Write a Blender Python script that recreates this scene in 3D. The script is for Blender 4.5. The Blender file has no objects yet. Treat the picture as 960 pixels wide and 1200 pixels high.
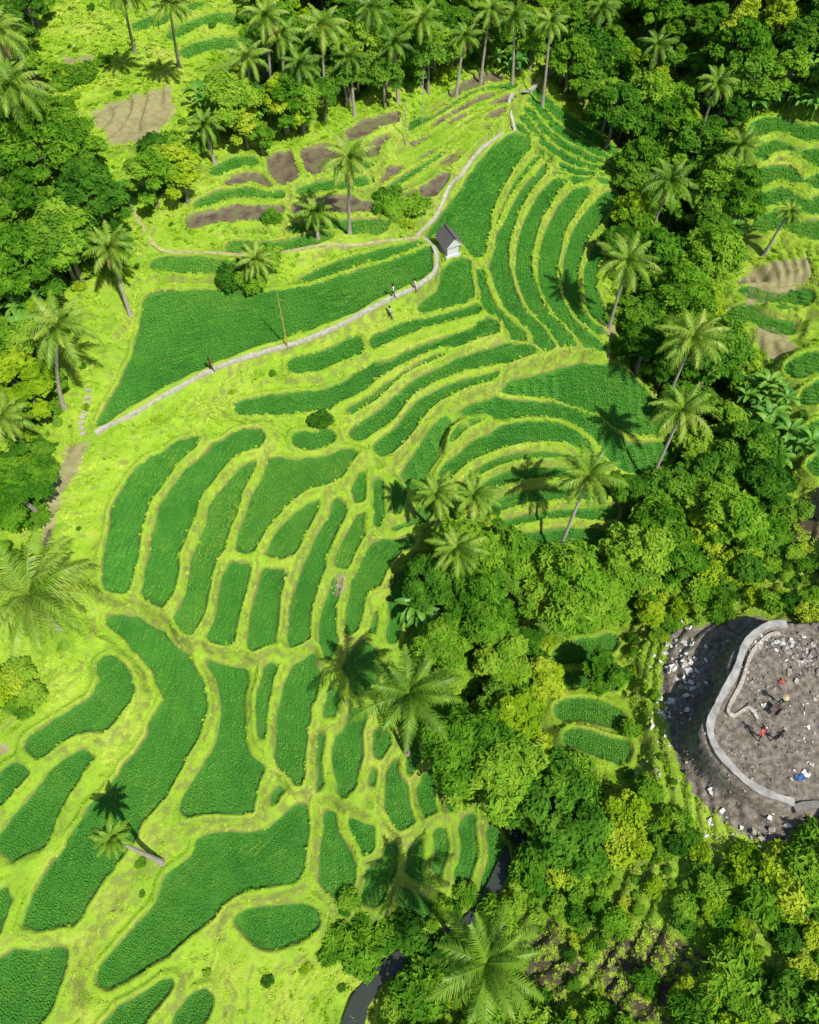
import bpy, math, numpy as np, random
from mathutils import Vector
R=np.random.RandomState(7); random.seed(7)
scene=bpy.context.scene
# ---------------------------------------------------------------- camera & survey
CH=60.0; P=math.radians(58); F=924.0
cp,sp=math.cos(P),math.sin(P)
cam_d=bpy.data.cameras.new("camera"); cam=bpy.data.objects.new("camera",cam_d)
scene.collection.objects.link(cam); scene.camera=cam
cam.location=(0,0,CH); cam.rotation_euler=(math.radians(90)-P,0,0)
cam_d.sensor_fit='VERTICAL'; cam_d.sensor_height=24; cam_d.lens=12/math.tan(math.atan(600/F))
cam_d.clip_end=3000; cam_d.clip_start=0.5
def seg_dist(X,Y,pts):
    best=np.full(np.shape(X),1e9)
    for (ax,ay),(bx,by) in zip(pts[:-1],pts[1:]):
        dx,dy=bx-ax,by-ay; L=dx*dx+dy*dy+1e-9
        t=np.clip(((X-ax)*dx+(Y-ay)*dy)/L,0,1)
        best=np.minimum(best,(X-ax-t*dx)**2+(Y-ay-t*dy)**2)
    return np.sqrt(best)
def ray(u,v):
    a=(u-480.)/F; b=(600.-v)/F
    return a, cp+b*sp, -sp+b*cp
def flatproj(u,v,z):
    a,y,rz=ray(u,v); t=(CH-z)/(-rz); return (a*t,y*t)
gorge_px=[(640,-60),(700,60),(745,170),(775,300),(800,420),(835,540),(770,640),(700,720),(650,840),(625,940),(575,1050),(520,1105),(468,1124),(432,1156),(402,1210),(385,1300)]
gorge=[flatproj(u,v,-5) for u,v in gorge_px]
gorge=gorge+[(gorge[-1][0]-20,gorge[-1][1]-60)]
gorge=[(gorge[0][0]-30,gorge[0][1]+300)]+gorge
def base(x,y):
    x=np.asarray(x,float); y=np.asarray(y,float)
    d0=seg_dist(x,y,gorge); d=np.sqrt(d0**2+6)
    z=-9.5+10.5*(1-np.exp(-d/15))+.10*np.minimum(d,60)+.03*np.clip(y,-10,140)-1
    z=z+0.35*np.sin(x*.13+1)*np.cos(y*.11)+0.3*np.sin(x*.07-y*.09+2)+0.12*np.sin(x*.37+y*.21)+.1*np.sin(y*.43-x*.17)
    far=np.maximum(0,y-135); z=z+far*.10+3*np.sin(x*.021+1)*np.clip(far/60,0,1)
    return z
def U(u,v,dz=0.0):
    u=np.asarray(u,float); v=np.asarray(v,float)
    a,ry,rz=ray(u,v); z=np.zeros_like(u)
    for i in range(40):
        t=(CH-z)/(-rz); z=z*.5+.5*(base(a*t,ry*t)+dz)
    t=(CH-z)/(-rz)
    return a*t,ry*t,z
def proj(x,y,z):
    zz=z-CH; dep=np.maximum(y*cp-zz*sp,.5)
    b=(y*sp+zz*cp)/dep; a=x/dep
    return 480+F*a,600-F*b,dep
def catmull(pts,closed,n=5):
    p=np.array(pts,float); N=len(p); out=[]
    rng=range(N) if closed else range(N-1)
    for i in rng:
        if closed: p0,p1,p2,p3=p[(i-1)%N],p[i],p[(i+1)%N],p[(i+2)%N]
        else: p0,p1,p2,p3=p[max(i-1,0)],p[i],p[i+1],p[min(i+2,N-1)]
        for k in range(n):
            t=k/n
            out.append(.5*((2*p1)+(-p0+p2)*t+(2*p0-5*p1+4*p2-p3)*t*t+(-p0+3*p1-3*p2+p3)*t**3))
    if not closed: out.append(p[-1])
    return np.array(out)
def inpoly(X,Y,poly):
    ins=np.zeros(np.shape(X),bool); n=len(poly)
    for i in range(n):
        ax,ay=poly[i]; bx,by=poly[(i+1)%n]
        if ay==by: continue
        c=((ay>Y)!=(by>Y))&(X<(bx-ax)*(Y-ay)/(by-ay)+ax); ins^=c
    return ins
def sdf(X,Y,poly):
    q=list(map(tuple,poly)); d=seg_dist(X,Y,q+[q[0]])
    return np.where(inpoly(X,Y,q),-d,d)
def strip(pts,w):
    c=catmull(pts,False,5); n=len(c)
    if not isinstance(w,(list,tuple)): w=[w,w]
    ws=np.interp(np.linspace(0,1,n),np.linspace(0,1,len(w)),w)/2
    tt=np.linspace(0,1,n); ws=ws*np.clip(np.minimum(tt,1-tt)*9+.45,0,1)
    ws=ws*(1+.10*np.sin(np.arange(n)*.9+pts[0][0])+.06*np.sin(np.arange(n)*2.1+pts[0][1]))
    g=np.gradient(c,axis=0); g/=np.linalg.norm(g,axis=1)[:,None]+1e-9
    nn=np.stack([-g[:,1],g[:,0]],1)
    return np.concatenate([c+nn*ws[:,None],(c-nn*ws[:,None])[::-1]])
# kinds: r rice, m flooded mud, y yellowing rice ; each field has growth G (m) toward its neighbours and bund width
fields=[]; GR=[.3,.75]
def poly(k,pts): fields.append((k,catmull(pts,True,4),GR[0],GR[1]))
def st(k,w,*pts): fields.append((k,strip(pts,w),GR[0],GR[1]))
GR=[.05,.7]
poly('r',[(172,336),(250,335),(335,337),(430,318),(498,299),(506,315),(498,334),(450,354),(400,378),(340,398),(260,425),(200,451),(150,478),(114,499),(128,468),(148,420),(160,375)])
GR=[.3,.7]
st('r',[6,13,8],(350,326),(400,311),(450,301),(492,292))
poly('r',[(520,314),(548,308),(553,350),(525,358),(494,361),(498,350),(516,338)])
poly('r',[(602,163),(633,169),(606,200),(584,245),(572,290),(556,300),(545,280),(520,262),(500,270),(530,232),(555,200),(575,178)])
GR=[.6,.7]
st('r',[10,18,22,18],(655,188),(622,212),(600,245),(588,290),(592,335),(612,378),(642,415))
st('r',[10,20,20,18],(668,206),(645,226),(625,255),(614,300),(624,345),(648,388),(674,414))
st('r',[8,20,22,18],(700,213),(672,233),(652,265),(642,305),(650,350),(672,390),(702,418))
st('r',[8,18,18,10],(716,236),(694,258),(677,290),(669,330),(679,370),(702,402))
st('r',10,(702,284),(690,318),(692,355),(706,385))
st('r',[8,14,10],(640,182),(600,222),(580,262))
GR=[.55,.5]
for k in range(6):
    o=k*10
    st('r',[5,10,9],(630-o*.5,97+o),(652-o*.6,122+o),(682-o*.6,153+o*.95),(712-o*.5,186+o*.6),(736-o*.3,214+o*.1))
GR=[.65,.75]
st('r',11,(345,427),(380,421),(420,404))
st('r',[8,16,18],(563,312),(572,345),(590,376),(622,404))
st('r',[8,16,20,16],(280,470),(340,469),(400,462),(438,440),(480,414),(530,396),(592,386))
st('r',[8,17,18,12],(418,507),(452,484),(482,452),(525,432),(572,421),(625,417))
st('r',[8,12,14,8],(447,527),(474,503),(498,470),(540,450),(585,440))
st('y',[6,9,10,6],(405,478),(440,462),(475,436),(520,414))
st('r',[6,10,10],(440,400),(480,382),(540,372),(560,368))
st('y',[6,9,6],(455,414),(500,396),(550,384))
poly('r',[(590,446),(640,432),(680,420),(722,440),(752,470),(770,496),(758,514),(722,505),(695,485),(650,462),(610,456)])
st('r',[10,22,20,20],(478,562),(498,530),(522,495),(562,474),(612,468),(660,482),(700,515),(735,545),(778,535))
st('r',[10,20,30,18],(522,558),(545,530),(590,508),(640,507),(688,532))
st('y',[6,22,14],(528,520),(540,495),(572,487))
st('y',[6,10,8],(540,568),(580,540),(640,534),(680,548))
st('r',[8,14,14],(556,570),(600,552),(645,553),(690,562))
st('r',[8,16,12],(585,588),(640,578),(705,585))
st('r',[8,14,10],(596,606),(650,602),(715,606))
st('r',[8,14,10],(612,624),(655,622),(700,634))
st('r',[8,9],(350,512),(368,517),(384,512))
# left block
GR=[.6,.75]
st('r',[12,28,28,24],(228,518),(192,542),(163,572),(150,612),(146,655),(143,697))
st('r',[12,36,36,32],(302,511),(262,530),(226,562),(208,604),(194,660),(188,712))
st('y',[12,30,32,24],(296,541),(272,568),(258,604),(243,655),(232,700),(218,742))
poly('y',[(318,540),(365,544),(413,534),(412,553),(372,568),(340,588),(312,617),(292,650),(278,646),(288,604),(302,568)])
st('y',[10,28,26],(372,592),(344,622),(322,660))
poly('r',[(258,662),(290,656),(293,682),(281,720),(276,758),(248,754),(254,715)])
poly('r',[(308,664),(340,662),(328,700),(322,756),(290,758),(294,715)])
st('r',[12,26,26],(402,588),(378,640),(356,700),(350,756))
st('y',[8,14,14],(428,600),(410,632),(396,662)); st('r',[6,14,10],(392,676),(384,720),(380,770))
st('r',[8,14,12],(438,562),(446,592),(440,615))
st('y',[8,22,18],(482,628),(446,648),(428,690),(412,740))
st('r',[8,14,10],(478,672),(462,712),(456,748)); st('y',[7,12],(500,600),(478,612),(460,620))
st('r',[7,14,8],(420,548),(425,575),(418,590)); st('y',[6,12,8],(470,566),(462,590),(470,606))
st('y',[6,11,8],(436,700),(440,724),(436,744)); st('y',[6,10,6],(398,800),(392,830),(396,850))
# lower left
GR=[.6,.95]
st('r',[14,38,44,44,48,44],(130,716),(172,742),(206,782),(218,820),(202,868),(172,915),(140,955),(104,1010),(66,1062),(38,1090))
poly('r',[(236,766),(292,782),(293,828),(300,880),(306,938),(262,950),(220,948),(238,910),(256,868),(262,820),(250,790)])
st('r',[8,28,26,18],(122,774),(136,800),(118,836),(78,858),(38,884))
st('r',[10,38,42],(100,874),(62,918),(30,975),(8,1030)); st('r',[20,34],(20,1010),(4,1050),(-20,1090))
st('r',[20,18],(30,900),(8,925),(-15,950))
poly('r',[(334,944),(360,956),(358,1012),(330,1032),(282,1044),(240,1070),(202,1104),(166,1140),(122,1144),(150,1102),(184,1068),(198,1030),(230,1004),(242,978),(290,984),(324,976)])
poly('r',[(280,1074),(320,1066),(366,1076),(350,1096),(312,1101)])
poly('r',[(30,1112),(72,1112),(62,1158),(34,1205),(-20,1230),(-20,1150)])
st('r',[12,20],(192,1152),(160,1182),(130,1215)); st('r',[10,16],(240,1172),(215,1200))
GR=[.6,.75]
st('r',[8,28,30,22],(368,762),(352,800),(340,850),(352,918)); st('r',[8,18,16],(318,770),(304,812),(304,875))
st('r',[10,40,32],(416,830),(404,876),(412,936)); st('y',[8,28,28],(428,750),(424,780),(420,812))
st('r',[8,32,28],(386,948),(392,1000),(402,1042))
st('r',[8,16,14],(408,958),(424,980),(438,1000)); st('r',[8,20,16],(462,888),(462,925),(482,972))
st('y',[8,20,14],(456,990),(446,1020),(436,1052)); st('r',[8,20],(498,905),(500,930),(506,958))
st('y',[8,20,16],(512,966),(518,992),(508,1022)); st('r',[8,24,18],(544,956),(550,990),(540,1028))
st('r',[8,18,12],(572,975),(580,1010),(572,1040)); st('r',[7,16,10],(438,896),(432,920),(424,944))
st('y',[8,16],(488,980),(492,1002),(488,1030)); st('r',[7,14],(520,940),(535,945))
st('r',[8,14,10],(474,1042),(484,1056),(500,1066)); st('y',[8,14],(380,860),(376,890),(380,925))
st('r',[7,14,8],(444,860),(448,880),(440,890)); st('y',[7,14,8],(330,925),(322,935),(330,940)); st('r',[6,12],(478,870),(484,890),(480,905))
# right hillside
GR=[.6,.8]
for i,(y0,bx) in enumerate([(150,880),(178,884),(206,886),(234,882),(262,884),(345,842),(372,850),(430,925),(462,940),(505,945),(545,950)]):
    st('y',[12,18,14],(bx,y0+14),(bx+30,y0-2),(bx+62,y0+6),(bx+110,y0-8))
st('y',[6,14],(892,365),(925,362),(960,375)); st('m',[6,9,5],(905,190),(935,186),(945,225)); st('m',[6,9,5],(850,360),(862,340),(880,325))
# mud terraces
GR=[.5,.8]
st('m',[10,22,16],(222,258),(262,246),(300,248),(332,254)); st('y',[8,16,10],(232,240),(275,228),(330,234))
poly('m',[(312,190),(340,179),(352,202),(326,216)])
st('m',[10,18,12],(345,245),(385,238),(440,244)); st('y',[8,12],(340,262),(390,266),(450,270))
for k in range(8):
    j=[0,3,-2,4,-3,2,-1,3][k]
    st('m' if k not in(1,3,6) else 'y',[7,9+(k*5)%7,12-(k*3)%5,6],(428+k*9+j*4,222-k*15+12),(480+k*6,206-k*14+6+j),(530+k*4+j*3,184-k*12-j),(572+k*4-j*4,152-k*7))
st('m',12,(455,228),(500,226),(520,208)); st('y',[6,12,8],(352,222),(400,214),(440,216)); st('m',[6,10,8],(270,212),(300,206),(320,222))
poly('m',[(352,180),(385,172),(392,195),(360,202)]); st('m',[6,12,8],(420,185),(450,168),(480,160)); st('y',[6,10],(250,200),(280,190),(305,196))
st('m',[6,12,8],(400,160),(430,148),(470,140)); st('y',[6,10,6],(395,205),(420,198),(445,196))
st('y',10,(270,285),(330,290),(390,275)); st('y',12,(180,305),(240,312),(300,318))
st('y',9,(140,215),(160,225),(190,222)); st('y',10,(200,40),(240,22),(285,30)); st('y',10,(215,60),(250,52),(290,55)); st('y',10,(160,30),(190,22),(235,8))
st('y',[8,16,10],(652,770),(690,762),(720,748)); st('y',[8,18],(655,800),(690,796),(725,790)); st('y',[8,18,12],(655,835),(690,832),(730,840)); st('y',[8,18],(665,868),(700,872),(735,880))
canopy=[
 [(300,-80),(1100,-80),(1100,125),(870,120),(865,170),(830,200),(760,230),(745,200),(705,140),(690,95),(655,55),(560,72),(500,92),(440,100),(330,118),(300,150),(250,135),(240,80),(280,60)],
 [(738,205),(790,165),(870,170),(872,230),(838,330),(850,400),(890,460),(925,540),(915,620),(840,630),(820,700),(740,715),(700,735),(640,765),(640,850),(695,890),(720,980),(690,1030),(620,1035),(560,960),(530,900),(535,800),(485,730),(480,690),(505,645),(560,610),(640,665),(700,665),(735,600),(775,560),(775,500),(752,440),(722,390),(725,330),(695,290),(720,240)],
 [(-150,80),(40,80),(60,180),(120,200),(120,300),(90,325),(60,340),(50,430),(20,480),(35,560),(30,610),(-20,640),(-150,640)],
 [(150,165),(235,160),(240,205),(170,215)],[(-100,-80),(50,-80),(30,60),(-100,60)]]
shrubs=[
 [(810,630),(1100,540),(1100,740),(900,733),(800,738),(750,780),(745,900),(800,960),(860,1010),(1100,950),(1100,1330),(440,1330),(470,1150),(400,1120),(400,1070),(500,1060),(560,1040),(640,1010),(720,990),(735,900),(745,780),(740,715)],
 [(-100,770),(50,790),(45,820),(0,850),(-100,860)],[(500,560),(580,580),(600,640),(500,670)],
 [(30,470),(70,430),(60,560),(35,640)],[(60,60),(130,60),(100,90),(60,100)],[(830,330),(850,330),(870,440),(900,480)],[(60,100),(110,170),(140,300),(90,330),(40,300)],
 [(440,235),(490,230),(500,262),(450,270)],[(250,290),(320,300),(310,325),(255,322)],[(380,1040),(470,1040),(480,1110),(390,1130)]]
dirt=[[(100,130),(150,112),(200,97),(206,130),(180,165),(130,170)],[(880,310),(950,298),(955,320),(905,350),(868,368)],[(880,385),(915,380),(942,410),(900,425)],
 [(700,378),(712,372),(722,408),(710,410)],[(75,520),(105,515),(95,545),(72,580),(58,640),(46,640),(55,570)],[(70,64),(110,62),(105,76),(75,78)],[(385,674),(403,674),(408,693),(393,698)],[(1000,560),(960,570),(930,600),(960,640)],[(-20,866),(8,870),(12,882),(-20,890)]]
bare=[[(700,1090),(760,1080),(840,1120),(830,1190),(700,1215)],[(600,1095),(650,1070),(690,1130),(650,1200),(600,1180)],[(900,610),(960,600),(960,640),(910,640)]]  # bare soil patches whose colour is darkened to look shaded
site=[(785,738),(880,722),(1010,735),(1010,955),(925,990),(865,978),(812,930),(782,860),(774,790)]
sitefloor=[(885,744),(925,742),(1010,750),(1010,940),(925,944),(868,930),(820,890),(812,862),(842,815),(850,780)]
def to_world(pts):
    pts=np.asarray(pts,float); x,y,z=U(pts[:,0],pts[:,1]); return np.stack([x,y],1)
# ---------------------------------------------------------------- terrain
xs=np.arange(-66,66.01,.18); e=66+np.cumsum(1.0*1.35**np.arange(1,17)); xs=np.concatenate([-e[::-1],xs,e])
ys=[-8.]; 
while ys[-1]<136: ys.append(ys[-1]+.17+.13*max(0,ys[-1])/136)
ys=np.array(ys); e=ys[-1]+np.cumsum(1.0*1.35**np.arange(1,19)); e2=-8-np.cumsum(1.0*1.35**np.arange(1,15)); ys=np.concatenate([e2[::-1],ys,e])
X,Y=np.meshgrid(xs,ys)
B=base(X,Y)
pu,pv,dep=proj(X,Y,B)
behind=(dep<2)
def pxmask(polys,soft=14):
    d=np.full(X.shape,1e9)
    for p in polys: d=np.minimum(d,sdf(pu,pv,p))
    m=np.clip(.5-d/(2*soft),0,1); return np.where(behind,0,m)
jung=pxmask(canopy+[[(1010,-200),(3000,-200),(3000,1400),(1010,1400)],[(-3000,-200),(-20,-200),(-20,500),(-3000,500)]])
jung=np.maximum(jung,np.clip((Y-126)/6,0,1)); jung=np.where(np.abs(X)>64,1,jung)
shr=pxmask(shrubs); dirtm=pxmask(dirt,5); sitem=pxmask([site],6); bare_shadem=pxmask(bare,12)
wz=B+.5*np.sin(X*.2+Y*.13)+.25*np.sin(X*.5-Y*.4)+.04*X*np.clip((-X-15)/20,0,1)
st_h=.5; fr=(wz/st_h)%1.0; sm=np.clip((fr-.72)/.28,0,1); sm=sm*sm*(3-2*sm)
bench=(np.floor(wz/st_h)+sm)*st_h-wz
B2=B+bench*.95*(1-jung)*(Y<136)
d1=np.full(X.shape,50.);d2=np.full(X.shape,50.);l1=B2.copy();l2=B2.copy();kind=np.zeros(X.shape);G=np.full(X.shape,.3);BW=np.full(X.shape,.8);fid=np.full(X.shape,-1)
worldfields=[]
for fi,(k,p,g_,b_) in enumerate(fields):
    w=to_world(p); worldfields.append((k,w,g_))
    x0,y0=w.min(0)-4; x1,y1=w.max(0)+4
    i0,i1=np.searchsorted(xs,[x0,x1]); j0,j1=np.searchsorted(ys,[y0,y1])
    if i1-i0<2 or j1-j0<2: continue
    s=(slice(j0,j1),slice(i0,i1)); D=sdf(X[s],Y[s],w)
    inside=D<0; mean=B[s][inside].mean() if inside.any() else float(base(w[0,0],w[0,1]))
    lv=mean*.8+.2*B[s]; lv=B[s]+np.clip(lv-B[s],-1.2,1.2)
    a=D<d1[s]; b=(~a)&(D<d2[s])
    d2[s]=np.where(a,d1[s],np.where(b,D,d2[s])); l2[s]=np.where(a,l1[s],np.where(b,lv,l2[s]))
    d1[s]=np.where(a,D,d1[s]); l1[s]=np.where(a,lv,l1[s])
    kk={'r':0,'y':0,'m':1}[k]; kind[s]=np.where(a,kk,kind[s]); G[s]=np.where(a,g_,G[s]); BW[s]=np.where(a,b_,BW[s]); fid[s]=np.where(a,fi,fid[s])
wob=.12*np.sin(X*1.3+np.sin(Y*.9)*1.5)*np.sin(Y*1.1+X*.3)
BWn=BW*(1+.25*np.sin(X*.45+Y*.3)*np.sin(Y*.5-X*.2))
dd=d2-d1
E=np.maximum(d1-G+wob,(BWn-dd)*.5)
q=np.clip((1-dd/BWn)/2,0,.5); kq=np.clip((q-.2)/.6,0,1); kq=kq*kq*(3-2*kq)
itp=l1*(1-kq)+l2*kq
wE=np.clip((E-.45)/1.3,0,1); w=wE*wE*(3-2*wE); w=np.where(dd<BWn,np.clip((d1-G-.4)/1.5,0,1),w)
Z=itp*(1-w)+B2*w
Z+=.24*np.exp(-((E-.25)/.2)**2)*(Y<136)
Z+=np.where(E<-.03,-.22,0)
wf=to_world(catmull(sitefloor,True,4)); D=sdf(X,Y,wf); SL=float(B[D<0].mean())+.7
Z=np.where(D<.25,SL,Z*np.clip((D-.25)/.5,0,1)+SL*(1-np.clip((D-.25)/.5,0,1)))
n1=np.sin(X*2.1+np.sin(Y*1.7))*np.sin(Y*2.3+np.sin(X*1.3)); n2=np.sin(X*4.7+Y*1.1)*np.sin(Y*5.3-X*.7)
Z+=np.where(E>0,.05*n1+.03*n2,0)*(1-.5*sitem)
def idx_(x,y):
    i=np.clip(np.searchsorted(xs,x)-1,0,len(xs)-2); j=np.clip(np.searchsorted(ys,y)-1,0,len(ys)-2)
    return i,j,np.clip((x-xs[i])/(xs[i+1]-xs[i]),0,1),np.clip((y-ys[j])/(ys[j+1]-ys[j]),0,1)
def bil(A,x,y):
    x=np.asarray(x,float);y=np.asarray(y,float); i,j,fx,fy=idx_(x,y)
    return A[j,i]*(1-fx)*(1-fy)+A[j,i+1]*fx*(1-fy)+A[j+1,i]*(1-fx)*fy+A[j+1,i+1]*fx*fy
def zat(x,y): return bil(Z,x,y)
def fat(A,x,y):
    i,j,_,_=idx_(np.asarray(x,float),np.asarray(y,float)); return A[j,i]
# ---------------------------------------------------------------- material helpers
def newmat(name):
    m=bpy.data.materials.new(name); m.use_nodes=True; nt=m.node_tree; nt.nodes.clear(); return m,nt
def N(nt,t,**kw):
    n=nt.nodes.new(t)
    for k,v in kw.items():
        if k=='ins':
            for a,b in v.items(): n.inputs[a].default_value=b
        else: setattr(n,k,v)
    return n
def L(nt,a,b): nt.links.new(a,b)
def noise(nt,scale,detail=4,vec=None,rough=.6):
    n=N(nt,'ShaderNodeTexNoise',ins={'Scale':scale,'Detail':detail,'Roughness':rough})
    if vec is not None: L(nt,vec,n.inputs['Vector'])
    return n.outputs['Fac']
def ramp(nt,fac,stops):
    n=N(nt,'ShaderNodeValToRGB'); L(nt,fac,n.inputs['Fac']); el=n.color_ramp.elements
    while len(el)<len(stops): el.new(.5)
    for e_,(p_,c_) in zip(el,stops): e_.position=p_; e_.color=(*c_,1)
    return n.outputs['Color']
def mth(nt,op,a,b=None,clamp=False):
    n=N(nt,'ShaderNodeMath',operation=op,use_clamp=clamp)
    for i,q in enumerate((a,b)):
        if q is None: continue
        if isinstance(q,(int,float)): n.inputs[i].default_value=q
        else: L(nt,q,n.inputs[i])
    return n.outputs[0]
def mix(nt,f,a,b,bt='MIX'):
    n=N(nt,'ShaderNodeMix',data_type='RGBA',blend_type=bt)
    for i,q in ((0,f),(6,a),(7,b)):
        if isinstance(q,(int,float)): n.inputs[i].default_value=q
        elif isinstance(q,tuple): n.inputs[i].default_value=(*q,1)
        else: L(nt,q,n.inputs[i])
    return n.outputs[2]
def step(nt,v,e0,e1):
    n=N(nt,'ShaderNodeMapRange',interpolation_type='SMOOTHSTEP'); L(nt,v,n.inputs[0]); n.inputs[1].default_value=e0; n.inputs[2].default_value=e1; return n.outputs[0]
def out(nt,col,rough=.8,bump=None,spec=.3,bstr=.5,bd=.1):
    o=N(nt,'ShaderNodeOutputMaterial'); b=N(nt,'ShaderNodeBsdfPrincipled',ins={'Specular IOR Level':spec})
    if isinstance(col,tuple): b.inputs['Base Color'].default_value=(*col,1)
    else: L(nt,col,b.inputs['Base Color'])
    if isinstance(rough,(int,float)): b.inputs['Roughness'].default_value=rough
    else: L(nt,rough,b.inputs['Roughness'])
    if bump is not None:
        bn=N(nt,'ShaderNodeBump',ins={'Strength':bstr,'Distance':bd}); L(nt,bump,bn.inputs['Height']); L(nt,bn.outputs[0],b.inputs['Normal'])
    L(nt,b.outputs[0],o.inputs[0])
def simple(name,c,rough=.7,sc=6,var=.35,bd=.02):
    m,nt=newmat(name); g=N(nt,'ShaderNodeNewGeometry').outputs['Position']; f=noise(nt,sc,4,g)
    col=ramp(nt,f,[(.3,tuple(q*(1-var) for q in c)),(.7,tuple(min(1,q*(1+var)) for q in c))]); out(nt,col,rough,bump=f,bd=bd); return m
m_ter,nt=newmat("hillside_ground"); geo=N(nt,'ShaderNodeNewGeometry'); pos=geo.outputs['Position']
def att(n): return N(nt,'ShaderNodeAttribute',attribute_name=n).outputs['Fac']
nf=noise(nt,.22,4,pos); nm=noise(nt,1.3,5,pos); nh=noise(nt,7,4,pos)
grass=ramp(nt,nf,[(.3,(.17,.34,.018)),(.5,(.27,.45,.025)),(.68,(.37,.48,.055))])
grass=mix(nt,mth(nt,'MULTIPLY',step(nt,nm,.5,.7),.7),grass,(.16,.32,.018)); grass=mix(nt,mth(nt,'MULTIPLY',step(nt,nh,.5,.7),.5),grass,(.38,.42,.13))
nz=N(nt,'ShaderNodeSeparateXYZ'); L(nt,geo.outputs['Normal'],nz.inputs[0])
steep=mth(nt,'MULTIPLY',step(nt,nz.outputs[2],.90,.72),step(nt,nm,.38,.58)); 
grass=mix(nt,mth(nt,'MULTIPLY',steep,.6),grass,(.20,.185,.06))
pd=mth(nt,'ADD',att('sdp'),mth(nt,'MULTIPLY',mth(nt,'SUBTRACT',nm,.5),.2))
edge=mth(nt,'MULTIPLY',step(nt,pd,.16,.04),step(nt,nf,.40,.62)); col=mix(nt,mth(nt,'MULTIPLY',edge,.6),grass,(.16,.13,.05))
rice=ramp(nt,noise(nt,.6,3,pos),[(.3,(.035,.15,.018)),(.7,(.08,.24,.028))])
mud=ramp(nt,noise(nt,.9,5,pos),[(.35,(.11,.08,.055)),(.52,(.19,.15,.10)),(.62,(.15,.20,.06))])
fieldc=mix(nt,step(nt,att('kind'),.4,.6),rice,mud)
inn=step(nt,pd,.04,-.06); col=mix(nt,inn,col,fieldc)
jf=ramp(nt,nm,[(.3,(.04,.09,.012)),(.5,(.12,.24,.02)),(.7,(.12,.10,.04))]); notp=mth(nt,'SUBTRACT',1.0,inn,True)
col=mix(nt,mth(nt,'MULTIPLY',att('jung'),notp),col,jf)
dc=ramp(nt,nm,[(.3,(.22,.17,.09)),(.55,(.38,.31,.18)),(.72,(.22,.28,.07))])
dm=mth(nt,'ADD',att('dirtm'),mth(nt,'MULTIPLY',mth(nt,'SUBTRACT',nm,.5),1.8)); col=mix(nt,mth(nt,'MULTIPLY',step(nt,dm,.4,.8),.85),col,dc)
br=mth(nt,'ADD',att('bare_shadem'),mth(nt,'MULTIPLY',mth(nt,'SUBTRACT',nm,.5),1.4)); col=mix(nt,step(nt,br,.4,.75),col,(.085,.065,.04))  # dark brown soil with shade painted into its colour
sc_=ramp(nt,noise(nt,2.2,7,pos),[(.32,(.10,.082,.062)),(.5,(.195,.168,.132)),(.68,(.31,.28,.235))])
sm_=mth(nt,'ADD',att('sitem'),mth(nt,'MULTIPLY',mth(nt,'SUBTRACT',nm,.5),1.8)); col=mix(nt,step(nt,sm_,.45,.6),col,sc_)
ro=mth(nt,'SUBTRACT',.92,mth(nt,'MULTIPLY',mth(nt,'MULTIPLY',inn,att('kind')),.7))
out(nt,col,ro,bump=nh,bd=.12,bstr=.8,spec=.25)
nx,ny=len(xs),len(ys)
co=np.stack([X,Y,Z],-1).reshape(-1,3).astype(np.float32)
ii=(np.arange(ny-1)[:,None]*nx+np.arange(nx-1)[None,:]).ravel()
fc=np.stack([ii,ii+1,ii+1+nx,ii+nx],1).astype(np.int32)
def np_mesh(name,v,f,mats,smooth=False,mi=None):
    me=bpy.data.meshes.new(name); v=np.asarray(v,np.float32); f=np.asarray(f,np.int32); k=f.shape[1]
    me.vertices.add(len(v)); me.vertices.foreach_set('co',v.ravel()); me.loops.add(f.size); me.loops.foreach_set('vertex_index',f.ravel())
    me.polygons.add(len(f)); me.polygons.foreach_set('loop_start',np.arange(len(f),dtype=np.int32)*k); me.polygons.foreach_set('loop_total',np.full(len(f),k,np.int32))
    for m in mats: me.materials.append(m)
    me.update(calc_edges=True)
    if smooth: me.polygons.foreach_set('use_smooth',np.ones(len(f),bool))
    me.validate(); return me
def obj(name,me,loc=(0,0,0),parent=None):
    o=bpy.data.objects.new(name,me); scene.collection.objects.link(o); o.location=loc
    if parent: o.parent=parent
    return o
ter=np_mesh("terrain",co,fc,[m_ter],True)
for nme,A in (('sdp',E),('kind',kind),('jung',np.maximum(jung,.7*shr)),('dirtm',dirtm),('sitem',sitem),('bare_shadem',bare_shadem)):
    a=ter.attributes.new(nme,'FLOAT','POINT'); a.data.foreach_set('value',A.ravel().astype(np.float32))
obj("terrain",ter)
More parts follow.
